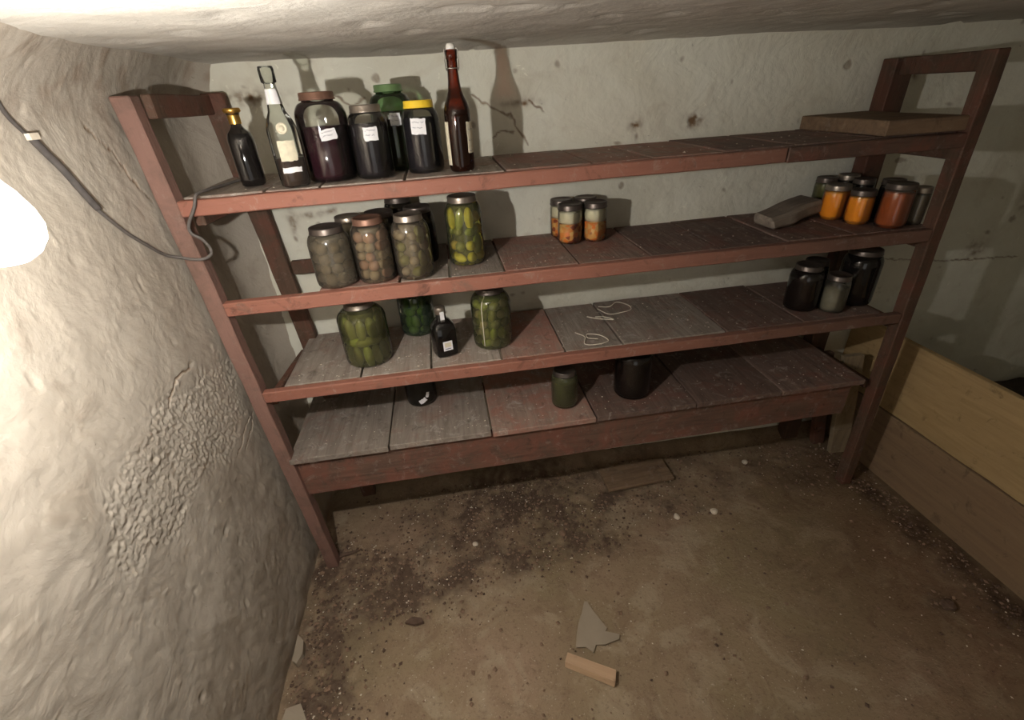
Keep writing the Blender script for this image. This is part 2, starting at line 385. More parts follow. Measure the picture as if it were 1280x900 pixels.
BST = [(1.518, 1.505, .030, .020, 1.1), (1.303, 1.505, .022, .020, .7), (1.31, 1.475, .006, .02, .5), (.08, 1.28, .012, .04, .7), (.14, 1.30, .05, .010, .6), (.22, 1.31, .03, .010, .5), (.90, 1.60, .06, .012, .4), (2.35, 1.60, .02, .02, .5), (.05, 1.66, .10, .02, .6), (2.95, .90, .05, .04, .5), (3.1, 1.1, .03, .05, .4), (.55, 1.62, .05, .015, .4)]
BCR = [[(.74, 1.63), (.80, 1.59), (.86, 1.565), (.90, 1.50), (.92, 1.47)], [(.30, 1.66), (.36, 1.62), (.40, 1.64)], [(.80, 1.50), (.83, 1.52), (.87, 1.51)], [(2.5, .9), (2.8, .86), (3.2, .84)], [(.93, 1.60), (.98, 1.57)]]
def bst(x, z):
    n = fbm(Vector((x * 38, 2, z * 38)), 3); s = 0
    for a, b, ra, rb, k in BST:
        d = ((x - a) / ra) ** 2 + ((z - b) / rb) ** 2
        if d < 5: s += k * math.exp(-d) * (.9 + 1.6 * n)
    if x < 3.3 and z > .8:
        q = (x + .008 * noise.noise(Vector((x * 50, z * 50, 1))), z + .008 * noise.noise(Vector((x * 50, z * 50, 5))))
        s += .75 * max(1 - sstep(.001, .005, seg_d(q, l)) for l in BCR)
    m_ = noise.noise(Vector((x * 21, 5, z * 21))); s += .55 * sstep(.62, .74, m_)
    return max(0, min(1, s))
_wb = wb
def wb(x, z):
    p = _wb(x, z); s = bst(x, z) if x < 3.3 else 0
    return (p[0], p[1] + .003 * s, p[2])
me = grid('wall_back', lin(3.75, 2.4, 120)[:-1] + lin(2.4, -0.14, 620), lin(-0.03, .8, 90)[:-1] + lin(.8, 1.80, 260), wb)
put(me, 'stain', lambda c: bst(c.x, c.z))
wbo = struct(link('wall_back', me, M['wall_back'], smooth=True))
def ce(x, y):
    p = Vector((x, y, 7))
    z = 1.757 + 0.007 * fbm(p * 1.6, 3) + 0.0015 * fbm(p * 12, 3)
    z -= 0.03 * max(0, (y - 0.25) / 0.17) ** 2 * .4
    z += 0.006 * sstep(.42, .5, noise.noise(Vector((x * 11, y * 11, 3))))
    return (x, y, z)
struct(link('ceiling', grid('ceiling', lin(-0.16, 3.75, 240), lin(0.44, -2.8, 200), ce), M['ceiling'], smooth=True))
struct(link('wall_right', grid('wall_right', lin(0.44, -2.8, 60), lin(-0.03, 1.8, 40), lambda y, z: (3.72 + 0.01 * fbm(Vector((9, y, z)) * 2, 3), y, z)), M['wall_back'], smooth=True))
fw = bmesh.new()
for x0, x1, z0, z1 in ((-0.16, 0.15, -0.03, 1.8), (1.15, 3.75, -0.03, 1.8), (0.15, 1.15, 1.62, 1.8)):
    r_ = [fw.verts.new(c) for c in ((x0, -2.7, z0), (x1, -2.7, z0), (x1, -2.7, z1), (x0, -2.7, z1), (x0, -2.82, z0), (x1, -2.82, z0), (x1, -2.82, z1), (x0, -2.82, z1))]
    for f in ((3, 2, 1, 0), (4, 5, 6, 7), (0, 1, 5, 4), (1, 2, 6, 5), (2, 3, 7, 6), (3, 0, 4, 7)): fw.faces.new([r_[i] for i in f])
me = bpy.data.meshes.new('wall_front'); fw.to_mesh(me); fw.free(); struct(link('wall_front', me, M['wall_back']))

# floor with dirt clusters (x, y, rx, ry, strength)
CL = [(0.00, 0.02, .13, .10, 1.0), (-0.02, -0.22, .09, .22, .55), (0.02, -0.55, .14, .3, .5), (0.20, -0.05, .16, .10, .7), (0.28, -0.18, .16, .09, .9), (0.62, 0.22, .16, .13, .8), (0.85, 0.22, .18, .16, .9),
      (0.55, 0.05, .14, .08, .45), (0.50, -0.13, .10, .05, .6), (0.70, -0.10, .16, .06, .8), (0.98, 0.0, .18, .09, .6), (1.18, 0.10, .16, .07, .75), (1.05, -0.10, .16, .05, .7), (0.3, 0.25, .1, .12, .3), (1.45, 0.03, .13, .06, .55), (1.72, 0.10, .10, .06, .45),
      (1.60, -0.02, .12, .03, .4), (2.1, 0.15, .2, .15, .5), (2.35, -0.1, .08, .3, .8), (2.35, -0.7, .07, .4, .8), (1.0, 0.33, .8, .12, .4), (2.15, -0.55, .07, .05, .35), (.62, .08, .65, .22, .30), (.03, -.5, .13, .45, .35), (.35, -.12, .25, .14, .25), (1.5, .2, .35, .14, .2)]
def dirt(x, y):
    s = 0
    for a, b, ra, rb, k in CL:
        d = ((x - a) / ra) ** 2 + ((y - b) / rb) ** 2
        if d < 6: s += k * math.exp(-d)
    return s
fx = lin(-0.16, 2.6, 380) + [2.8, 3.1, 3.75]; fy = lin(-2.9, -1.2, 20)[:-1] + lin(-1.2, 0.44, 240)
DV = []
def fl(x, y):
    n1 = noise.noise(Vector((x * 9, y * 9, 1))); n2 = fbm(Vector((x * 30, y * 30, 4)), 3)
    d = max(0, min(1, dirt(x, y) * (0.75 + 1.1 * n1 + 0.7 * n2)))
    DV.append(d)
    z = 0.004 * fbm(Vector((x * 2, y * 2, 0)), 3) - 0.004 + 0.006 * d * (0.5 + n2)
    z += 0.035 * sstep(0.33, 0.415, y + 0.02 * n1)
    # a shallow worn edge in the middle of the floor
    z += 0.004 * sstep(-0.03, 0.03, (x - 1.45) * .5 + (y + .05) + 0.03 * n1) * sstep(2.0, 1.6, x)
    return (x, y, z)
me = grid('floor', fx, fy, fl)
a = me.attributes.new('dirt', 'FLOAT', 'POINT'); a.data.foreach_set('value', DV)
put(me, 'painted_falloff', lambda c: .75 * sstep(1.35, 2.2, c.x + .22 * fbm(Vector((c.x * 3, c.y * 3, 8)), 3) - .25 * sstep(-.3, .3, c.y)) * sstep(-3, -.2, -abs(c.y)))
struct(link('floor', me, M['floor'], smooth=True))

# loose crumbs on the floor: three colours, uncountable
def crumbs(name, label, mat, n, smin, smax, dens, seed):
    R = random.Random(seed); vs, fs = [], []
    base = [(1, 0, 0), (-.9, .1, 0), (0, 1, .05), (0.1, -1, 0), (0, 0, .9), (.1, 0, -.7)]
    tri = [(0, 2, 4), (2, 1, 4), (1, 3, 4), (3, 0, 4), (2, 0, 5), (1, 2, 5), (3, 1, 5), (0, 3, 5)]
    k = 0
    while k < n:
        x = R.uniform(-0.085, 2.40); y = R.uniform(-1.0, 0.39)
        if R.random() > dens(x, y): continue
        s = smin + (smax - smin) * R.random() ** 3; a_ = R.random() * 6.28; o = len(vs)
        for bx, by, bz in base:
            bx *= R.uniform(.6, 1.2) * s; by *= R.uniform(.5, 1) * s; bz *= R.uniform(.4, .8) * s
            vs.append((x + bx * math.cos(a_) - by * math.sin(a_), y + bx * math.sin(a_) + by * math.cos(a_), bz + 0.25 * s + 0.001))
        fs += [tuple(i + o for i in f) for f in tri]; k += 1
    return tag(link(name, pydata(name, vs, fs), mat), label, 'debris', kind='stuff')
crumbs('soil_crumb', 'dark soil crumbs and bits of bark scattered over the cellar floor', M['debris_dark'], 6000, .0014, .0095, lambda x, y: min(1, dirt(x, y) ** 1.4 * (1.0 + 2.2 * noise.noise(Vector((x * 17, y * 17, 2)))) + 0.012), 1)
crumbs('brown_grit', 'brown grit strewn over the earth floor', M['debris_mid'], 4600, .0015, .011, lambda x, y: min(1, dirt(x, y) * 1.0 + 0.06), 2)
crumbs('pale_grit', 'pale plaster flakes and grit speckled over the floor', M['debris_light'], 1700, .0012, .0055, lambda x, y: min(1, dirt(x, y) * .9 + 0.05), 3)

# ---------------------------------------------------------------- shelving rack
rack = thing('shelving_rack', 'long four tier wooden shelving rack painted red against the back wall', 'shelf', (1.08, 0.2, 0))
def RK(o): o.location = (-1.08, -0.2, 0); return o
def rp(name, me, mat, label=None):
    o = RK(link(name, me, mat, rack))
    if label: o['label'] = label
    return o
def post(x0b, x0t, w, y0, d, zt, mat, seed, label=None):
    return rp('post', hexa('post', [(x0b, y0, 0), (x0b + w, y0, 0), (x0b + w, y0 + d, 0), (x0b, y0 + d, 0), (x0t, y0, zt), (x0t + w, y0, zt), (x0t + w, y0 + d, zt), (x0t, y0 + d, zt)], bev=.003, sub=14, jit=.0025, seed=seed), mat, label)
post(-0.042, -0.106, .044, 0.0, .045, 1.672, M['post'], 1)
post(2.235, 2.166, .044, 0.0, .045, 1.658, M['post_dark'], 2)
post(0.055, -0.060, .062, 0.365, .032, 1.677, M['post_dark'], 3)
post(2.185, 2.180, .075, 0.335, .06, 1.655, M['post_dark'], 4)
# end rails joining front and rear posts
def beam(name, a, b, hw, hz, mat, seed=0, axis='y', sub=8, jit=.002):
    (xa, ya, za), (xb, yb, zb) = a, b
    if axis == 'y': c = [(xa - hw, ya, za - hz), (xa + hw, ya, za - hz), (xb + hw, yb, zb - hz), (xb - hw, yb, zb - hz), (xa - hw, ya, za + hz), (xa + hw, ya, za + hz), (xb + hw, yb, zb + hz), (xb - hw, yb, zb + hz)]
    else: c = [(xa, ya - hw, za - hz), (xb, yb - hw, zb - hz), (xb, yb + hw, zb - hz), (xa, ya + hw, za - hz), (xa, ya - hw, za + hz), (xb, yb - hw, zb + hz), (xb, yb + hw, zb + hz), (xa, ya + hw, za + hz)]
    return rp(name, hexa(name, c, bev=.003, sub=sub, jit=jit, seed=seed), mat)
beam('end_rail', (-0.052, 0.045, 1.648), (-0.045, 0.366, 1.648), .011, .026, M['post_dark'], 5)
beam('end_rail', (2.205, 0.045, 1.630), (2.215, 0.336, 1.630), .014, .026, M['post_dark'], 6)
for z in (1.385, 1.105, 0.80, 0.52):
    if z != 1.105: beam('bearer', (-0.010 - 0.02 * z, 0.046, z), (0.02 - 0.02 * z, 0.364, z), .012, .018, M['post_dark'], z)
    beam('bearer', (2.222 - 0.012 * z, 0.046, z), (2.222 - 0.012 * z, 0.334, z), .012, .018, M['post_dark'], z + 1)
# front rails
beam('front_rail', (-0.055, 0.014, 1.4195), (1.60, 0.014, 1.4275), .014, .0195, M['rail'], 7, 'x', 40, .0015)
beam('front_rail', (1.603, 0.014, 1.4275), (2.178, 0.014, 1.4275), .014, .021, M['rail_brown'], 8, 'x', 16, .0015)
beam('front_rail', (-0.042, 0.014, 1.1405), (2.186, 0.014, 1.1405), .014, .0205, M['rail'], 9, 'x', 50, .0013)
beam('front_rail', (-0.030, 0.014, 0.837), (2.196, 0.014, 0.837), .014, .0190, M['rail'], 11, 'x', 50, .0012)
beam('front_rail', (-0.018, 0.034, 0.470), (2.12, 0.034, 0.490), .014, .080, M['rail_brown'], 12, 'x', 40, .002)
# rear rails
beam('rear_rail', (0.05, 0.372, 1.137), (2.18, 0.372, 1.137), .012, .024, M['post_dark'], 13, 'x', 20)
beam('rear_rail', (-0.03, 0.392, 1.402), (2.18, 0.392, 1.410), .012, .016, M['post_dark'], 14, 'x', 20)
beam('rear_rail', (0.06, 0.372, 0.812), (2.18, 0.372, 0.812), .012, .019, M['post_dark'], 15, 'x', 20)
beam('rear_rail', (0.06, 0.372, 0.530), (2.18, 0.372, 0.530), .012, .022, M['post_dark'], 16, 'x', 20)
# planks, laid crosswise, each its own board
def planks(z, xs, mats, y0, y1, th, seed, ztilt=0.0, xskew=None):
    R = random.Random(seed)
    for i in range(len(xs) - 1):
        a_, b_ = xs[i] + .002 + R.uniform(0, .0015), xs[i + 1] - .003
        dz = R.uniform(-.0015, .0015); e0 = R.uniform(-.002, .003); e1 = R.uniform(-.012, .004)
        sk = R.uniform(-.002, .002)
        zz = z + ztilt * (a_ + b_) / 2 + dz
        me = hexa('plank', [(a_, y0 + e0, zz - th), (b_, y0 + e0, zz - th), (b_ + sk, y1 + e1, zz - th), (a_ + sk, y1 + e1, zz - th), (a_, y0 + e0, zz), (b_, y0 + e0, zz), (b_ + sk, y1 + e1, zz + .001), (a_ + sk, y1 + e1, zz + .001)], bev=.002, sub=10, jit=.0015, seed=seed + i * 3)
        rp('plank', me, M[mats[i % len(mats)]])
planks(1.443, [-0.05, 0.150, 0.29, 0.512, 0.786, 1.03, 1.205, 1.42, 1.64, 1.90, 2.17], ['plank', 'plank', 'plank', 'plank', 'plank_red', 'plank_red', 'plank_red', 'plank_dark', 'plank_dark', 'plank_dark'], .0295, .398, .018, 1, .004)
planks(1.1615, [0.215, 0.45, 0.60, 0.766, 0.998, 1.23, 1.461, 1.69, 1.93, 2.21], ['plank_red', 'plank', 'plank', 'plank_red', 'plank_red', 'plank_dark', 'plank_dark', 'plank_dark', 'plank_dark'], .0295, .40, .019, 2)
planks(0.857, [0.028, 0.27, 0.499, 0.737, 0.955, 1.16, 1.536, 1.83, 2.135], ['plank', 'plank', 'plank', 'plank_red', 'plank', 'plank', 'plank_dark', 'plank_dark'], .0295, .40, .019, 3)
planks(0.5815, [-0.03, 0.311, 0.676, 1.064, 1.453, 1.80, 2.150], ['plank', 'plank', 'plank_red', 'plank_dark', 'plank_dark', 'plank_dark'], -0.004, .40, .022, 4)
# short board nailed at the right end behind the lowest tier
rp('support_board', hexa('support_board', [(2.335, .195, 0), (2.435 - .01, .19, 0), (2.425, .215, 0), (2.335, .22, 0), (2.235, .20, .56), (2.325, .195, .56), (2.325, .22, .56), (2.235, .225, .56)], bev=.002, sub=6, jit=.002), M['leg_wood'], 'unpainted pale support board')
rp('support_board', hexa('support_board', [(2.30, .27, 0), (2.36, .27, 0), (2.36, .30, 0), (2.30, .30, 0), (2.20, .27, .54), (2.25, .27, .54), (2.25, .30, .54), (2.20, .30, .54)], bev=.002, sub=6, jit=.002), M['post_dark'])

# thick board on the top shelf
tb = tag(link('thick_board', hexa('thick_board', [(-.135, -.19, 0), (.135, -.19, 0), (.125, .185, 0), (-.13, .185, 0), (-.135, -.19, .042), (.135, -.19, .040), (.125, .185, .044), (-.13, .185, .044)], bev=.003, sub=8, jit=.002), M['board'], loc=(2.045, .205, 1.4535)), 'thick bare board lying on the right end of the top shelf', 'board')

def shelf_specks():
    R = random.Random(5); vs, fs = [], []
    for z, xa, xb, n in ((1.4475, 0.0, 1.85, 70), (1.1645, .25, 2.1, 110), (.8605, .06, 2.1, 190), (.585, 0, 2.1, 190)):
        for _ in range(n):
            x = R.uniform(xa, xb); y = .035 + .33 * R.random() ** 1.5; s = R.uniform(.001, .0032) * (1.6 if R.random() < .1 else 1); o = len(vs); zz = z + (.004 * x if z > 1.4 else 0)
            for k in range(4): a_ = k * 1.57 + R.uniform(-.4, .4); vs.append((x + s * math.cos(a_), y + s * math.sin(a_), zz))
            vs.append((x, y, zz + s * .6)); fs += [(o, o + 1, o + 4), (o + 1, o + 2, o + 4), (o + 2, o + 3, o + 4), (o + 3, o, o + 4)]
    return tag(link('plaster_crumb', pydata('plaster_crumb', vs, fs), M['debris_light']), 'tiny pale plaster crumbs fallen on the wooden shelves', 'debris', kind='stuff')
shelf_specks()

# ---------------------------------------------------------------- jars and bottles
def jar_prof(r, h, rn, neck=0.9):
    zs = h * (neck - .10)
    p = [(0, 0.004), (r * .80, .003), (r * .90, 0), (r * .97, .006), (r, .018), (r, zs * .55), (r * .995, zs - .02)]
    for k in range(1, 8):
        a = k / 8 * math.pi / 2; p.append((rn + (r - rn) * math.cos(a) ** .9, zs - .018 + (h * neck - zs + .018) * math.sin(a) ** 1.2))
    p += [(rn, h * neck), (rn * 1.0, h * .955), (rn * .97, h * .985), (rn * .90, h * .985)]
    return p
MESH = {}
def cached(key, fn):
    if key not in MESH: MESH[key] = fn()
    return MESH[key]
def lid_mesh(rn, h):
    R = rn * 1.10
    return lathe('lid', [(0, h * .985 + .001), (R * .80, h * .985 + .001), (R * .86, h * .985 + .0035), (R * .97, h * .985 + .003), (R, h * .985), (R, h * .985 - .010), (R * 1.035, h * .985 - .012), (R * 1.03, h * .985 - .015), (R * .97, h * .985 - .014)], 36)
def paper(parent, r, zc, w, hh, ang, mat='paper', tilt=0.0, lines=2, seed=0, sq=0.0, name='label'):
    """paper wrapped round the jar wall; ang = direction it faces"""
    vs, fs = [], []; n = 8; R = random.Random(seed)
    def pt(u, v, off=0.0012):
        uu = u * math.cos(tilt) - v * math.sin(tilt); vv = u * math.sin(tilt) + v * math.cos(tilt)
        a = ang + uu / r
        return ((r + off) * math.cos(a), (r + off) * math.sin(a), zc + vv)
    ns = 4
    for j in range(ns + 1):
        for i in range(n + 1):
            u = -w / 2 + w * i / n; v_ = -hh / 2 + hh * j / ns
            if i in (0, n): u += R.uniform(-.001, .001)
            if j in (0, ns): v_ += R.uniform(-.0012, .0012)
            vs.append(pt(u, v_))
    for j in range(ns):
        for i in range(n): a_ = j * (n + 1) + i; fs.append((a_, a_ + 1, a_ + n + 2, a_ + n + 1))
    lb = link(name, pydata(name, vs, fs), M[mat], parent)
    sm = lb.modifiers.new('thick', 'SOLIDIFY'); sm.thickness = .0005
    vs, fs = [], []
    for li in range(lines):
        v0 = hh * (.26 - .34 * li); u = -w * .36
        while u < w * (.34 - .12 * li):
            st = R.uniform(.0016, .003); v1 = v0 + R.uniform(-.0022, .0022); v2 = v0 + R.uniform(-.0022, .0022); o = len(vs)
            for (uu, vv) in ((u, v1 - .0005), (u + st, v2 - .0005), (u + st, v2 + .0005), (u, v1 + .0005)): vs.append(pt(uu, vv, .0018))
            fs.append((o, o + 1, o + 2, o + 3)); u += st * (2.2 if R.random() < .18 else 0.9)
    if vs: tag(link('handwriting', pydata('handwriting', vs, fs), M['ink'], lb), kind='stuff')
    return lb
def facing(x, y): return math.atan2(-1.312 - y, 0.614 - x)
def blob(kind):
    def mk():
        bm = bmesh.new(); bmesh.ops.create_icosphere(bm, subdivisions=3, radius=1)
        for v in bm.verts:
            if kind == 'cucumber':
                v.co.z *= 1.0; v.co.x *= (1 - .22 * v.co.z ** 2); v.co.x += .10 * (1 - v.co.z ** 2)
                v.co += v.co.normalized() * .05 * noise.noise(v.co * 3.5)
            else:
                v.co.z *= .92; v.co += v.co.normalized() * .03 * noise.noise(v.co * 2)
        me = bpy.data.meshes.new(kind); bm.to_mesh(me); bm.free()
        me.polygons.foreach_set('use_smooth', [True] * len(me.polygons)); return me
    return cached(kind, mk)
def jar(name, label, cat, x, y, z, r, h, rn, g, content=None, fill=0.8, lid='tin', group=None, seed=0, cuke=None, layers=None, tilt=0.0, seg=40, lid_label=None):
    t_ = thing(name, label, cat, (x, y, z + .001), seed * 1.3, group)
    gm = lathe('glass_body', jar_prof(r, h, rn), seg); link('glass_body', gm, M[g], t_, True)
    if lid:
        l_ = link('lid', lid_mesh(rn, h), M[lid], t_, True)
        if lid_label: l_['label'] = lid_label
    fr = r * .965
    def cont(nm, z0, z1, mat, rr=fr):
        top = h * .8 - .018
        pr_ = [(0, z0), (rr * .9, z0), (rr, z0 + .008)]
        if z1 <= top: pr_ += [(rr, z1), (0, z1)]
        else:
            pr_ += [(rr, top)]
            for k in range(1, 7):
                a = k / 6; zz = top + (z1 - top) * a; pr_.append((rr - (rr - rn * .93) * min(1, ((zz - top) / (h * .9 - top))) ** 1.8, zz))
            pr_.append((0, z1))
        return link(nm, lathe(nm, pr_, 32), M[mat], t_, True)
    if layers:
        for nm, a, b, mat in layers: cont(nm, h * a + .004, h * b, mat)
    elif content and not cuke: cont('contents', .006, h * fill, content)
    elif content: cont('contents', .006, h * fill, content, r * .52)
    if cuke:
        R = random.Random(seed + 50); face = facing(x, y) - seed * 1.3
        kinds, sx, sz, stand = cuke
        zc = sx * 1.0 + .006; row = 0
        while zc < h * fill - sx * .5:
            tall = (row % 2 == 0) == stand
            k_ = int(2 * math.pi * (r - sx) / (sx * (2.1 if tall else 2.6)))
            hh = sz if tall else sx
            for i in range(k_):
                aa = 2 * math.pi * (i + .5 * (row % 2)) / k_ + R.uniform(-.12, .12)
                dd = abs((aa - face + math.pi) % (2 * math.pi) - math.pi)
                if dd > 1.9: continue
                lim = r * .955 - sx * 1.12
                if zc > h * .74: lim -= (r - rn) * .75
                kd, mt = R.choice(kinds); rr_ = sx * R.uniform(.88, 1.1)
                me = blob(kd); key = (kd, mt)
                me2 = cached(key, lambda: me.copy())
                if not me2.materials: me2.materials.append(M[mt])
                o = bpy.data.objects.new(kd, me2); COL.objects.link(o); o.parent = t_
                o.location = (lim * math.cos(aa), lim * math.sin(aa), min(zc + (hh - sx) * .5, h * fill - sx * .6))
                if kd == 'cucumber':
                    o.scale = (rr_, rr_, max(rr_ * 1.3, (sz if tall else sz * .8)))
                    if tall: o.rotation_euler = (R.uniform(-.15, .15), R.uniform(-.15, .15), R.uniform(0, 6))
                    else: o.rotation_euler = (math.pi / 2 + R.uniform(-.2, .2), 0, aa + R.uniform(-.2, .2))
                    if not tall: o.scale[2] = min(sz * .8, r * .45)
                else:
                    o.scale = (rr_, rr_, rr_); o.rotation_euler = (R.uniform(-1, 1), R.uniform(-1, 1), 0)
            zc += (hh * 1.65 if tall else sx * 1.8); row += 1
    t_['r_'] = r
    del t_['r_']
    return t_
def bottle(name, label, x, y, z, prof, g, content_prof, cmat, rz=0.0, sq=0.0, seg=40):
    t_ = thing(name, label, 'bottle', (x, y, z + .001), rz)
    link('glass_body', lathe('glass_body', prof, seg, sq), M[g], t_, True)
    if content_prof: link('contents', lathe('contents', content_prof, 32, sq), M[cmat], t_, True)
    return t_

Z1, Z2, Z3, Z4 = 1.4455, 1.163, 0.8585, 0.583
CK, TM = 'cucumber', 'tomato'
# --- top shelf, left to right
f_ = facing
b1 = bottle('bottle', 'small dark square bottle with gold neck cap at the left end of the top shelf', .100, .125, Z1,
    [(0, .003), (.026, .002), (.031, .006), (.032, .02), (.032, .115), (.028, .130), (.018, .140), (.013, .148), (.0125, .172), (.016, .173), (.016, .178), (.011, .180)], 'g_dark',
    [(0, .005), (.030, .006), (.030, .114), (.026, .128), (0, .130)], 'c_black', rz=.3, sq=.35)
link('cap', lathe('cap', [(.0, .1885), (.018, .1885), (.021, .186), (.021, .180), (.0165, .177), (.0145, .170), (.0150, .152)], 30), M['tin_gold'], b1, True)
b2 = bottle('bottle', 'clear ornate square bottle with round seal, tall pale neck and cream label', .232, .045, Z1,
    [(0, .003), (.030, .002), (.035, .006), (.036, .02), (.0365, .10), (.036, .135), (.030, .155), (.020, .175), (.0155, .20), (.0135, .225), (.0125, .236)], 'g_clear',
    [(0, .005), (.033, .006), (.034, .07), (0, .071)], 'c_brown', rz=.5, sq=.25)
link('neck_foil', lathe('neck_foil', [(.0180, .190), (.0165, .20), (.0148, .218), (.0142, .222)], 30), M['paper'], b2, True)
link('stopper', lathe('stopper', [(.011, .232), (.0175, .236), (.018, .262), (.0165, .268), (0, .268)], 24), M['g_clear'], b2, True)
paper(b2, .0395, .088, .040, .046, facing(.232, .05) - .5, 'paper_cream', 0, 0, 3)
paper(b2, .0395, .044, .046, .012, facing(.232, .05) - .5, 'paper', 0, 0, 4, name='label_band')
sl = link('seal', lathe('seal', [(0, .0035), (.006, .0035), (.0065, .002), (.009, .002), (.0105, .0035), (.0125, .0035), (.013, 0)], 24), M['paper_cream'], b2, True)
aa = facing(.232, .05) - .5; sl.location = (.037 * math.cos(aa), .037 * math.sin(aa), .138); sl.rotation_euler = (0, math.pi / 2 - .15, aa)
j = jar('jar', 'large jar two thirds full of dark plum juice with a paper label and rusty lid', 'jar', .315, .130, Z1, .0665, .212, .040, 'g_clean', 'c_plum', .63, 'tin_rust', None, 1)
paper(j, .0665, .115, .042, .026, facing(.315, .130) - 1.3 + .12, tilt=.12, seed=1)
j = jar('jar', 'black preserve jar with white label, left of the green glass jar', 'jar', .434, .108, Z1, .0520, .176, .036, 'g_clean', 'c_black', .76, 'tin', None, 2)
paper(j, .0520, .110, .036, .032, facing(.434, .108) - 2.6 + .05, tilt=.0, seed=2)
j = jar('jar', 'tall green glass jar of dark wine coloured juice behind two shorter black jars', 'jar', .490, .250, Z1, .062, .222, .036, 'g_green', 'c_wine', .70, 'lid_green', None, 3)
paper(j, .062, .135, .030, .032, facing(.49, .25) - 3.9 + .12, 'paper', 0, 3, 5)
j = jar('jar', 'black preserve jar with bright yellow lid and white label', 'jar', .572, .135, Z1, .0520, .178, .036, 'g_clean', 'c_black', .78, 'lid_yellow', None, 4)
paper(j, .0520, .118, .040, .038, facing(.572, .135) - 5.2 - .15, tilt=-.05, seed=6, lines=2)
b3 = bottle('beer_bottle', 'tall brown swing top bottle with white stopper on the top shelf', .672, .078, Z1,
    [(0, .004), (.030, .002), (.0335, .008), (.0345, .02), (.0345, .135), (.034, .150), (.030, .165), (.022, .182), (.0175, .195), (.0150, .215), (.0135, .240), (.0135, .262), (.0150, .264), (.0150, .280), (.012, .283)], 'g_brown',
    [(0, .006), (.032, .008), (.0325, .135), (.031, .150), (0, .152)], 'c_black')
link('stopper', lathe('stopper', [(.008, .280), (.0115, .283), (.0115, .291), (.009, .2955), (0, .2965)], 24), M['ceramic'], b3, True)
for s in (-1, 1):
    link('wire_clip', tube('wire_clip', [(s * .011, 0, .288), (s * .0165, 0, .284), (s * .0175, 0, .262), (s * .016, -.006, .243), (s * .0145, -.010, .238)], .0013, 6), M['wire'], b3)
link('wire_collar', tube('wire_collar', [(.0150 * math.cos(a_ / 12 * 6.2832), .0150 * math.sin(a_ / 12 * 6.2832), .243) for a_ in range(13)], .0013, 6), M['wire'], b3)
fa = facing(.672, .078)
paper(b3, .0345, .085, .026, .075, fa + 1.0, 'paper_cream', 0, 4, 8)
paper(b3, .0345, .072, .020, .105, fa - 1.15, 'paper_cream', 0, 0, 9)

# --- second shelf
jar('jar', 'murky grey jar of pickles, leftmost in the front row on the second shelf', 'jar', .268, .075, Z2, .0600, .168, .042, 'g_murky', 'c_grey', .82, 'tin_dark', None, 5, ([(TM, 'k_dull')], .017, .017, False))
jar('jar', 'dusty jar of dull round tomatoes, second in the front row of the second shelf', 'jar', .385, .080, Z2, .0560, .182, .038, 'g_dusty', 'c_grey', .84, 'tin_rust', None, 6, ([(TM, 'k_pink'), (TM, 'k_dull')], .0155, .016, False))
jar('jar', 'dusty jar of olive coloured pickles, third in the front row of the second shelf', 'jar', .500, .075, Z2, .0560, .182, .037, 'g_dusty', 'c_grey', .86, 'tin', None, 7, ([(TM, 'k_dull'), (CK, 'k_olive'), (TM, 'k_olive')], .0150, .027, False))
jar('jar', 'small dim jar with silvery lid behind the murky leftmost jar', 'jar', .292, .285, Z2, .048, .150, .038, 'g_dusty', 'c_olive', .6, 'tin', None, 8)
jar('jar', 'dim jar in the back row behind the dull tomato jar', 'jar', .402, .215, Z2, .052, .170, .040, 'g_dusty', 'c_grey', .7, 'tin_dark', None, 9)
jar('jar', 'dark jar in the back row behind the olive pickle jar', 'jar', .520, .215, Z2, .052, .175, .038, 'g_dark', 'c_black', .7, 'tin_dark', None, 10)
jar('jar', 'tall dark jar in the rear corner of the crowded second shelf group', 'jar', .455, .325, Z2, .050, .190, .038, 'g_dark', 'c_black', .7, 'tin_dark', None, 11)
jar('jar', 'bright jar of yellow cucumbers and tomatoes with rusty lid on the second shelf', 'jar', .662, .160, Z2, .0575, .205, .040, 'g_brine', 'c_olive', .86, 'tin', None, 12, ([(TM, 'k_tomato'), (TM, 'k_yellow'), (CK, 'k_yellow'), (TM, 'k_olive'), (CK, 'k_green')], .0150, .034, False))
SL = [('vegetable_layer', 0.0, .50, 'c_salad'), ('pale_layer', .495, .82, 'c_white')]
for i, (x, y, r, lb) in enumerate([(1.028, .262, .0415, 'front left small jar of orange and white salad, middle of second shelf'), (1.117, .262, .0400, 'front right small jar of orange and white salad, middle of second shelf'),
                      (1.020, .352, .0400, 'back left small jar of orange and white salad, mostly hidden behind another'), (1.108, .352, .0400, 'back right small jar of orange and white salad, mostly hidden behind another')]):
    jar('salad_jar', lb, 'jar', x, y, Z2, r, .128, r * .90, 'g_clear', None, .8, 'tin_dark', 'salad jars on the second shelf', 20 + i, layers=SL, seg=32)
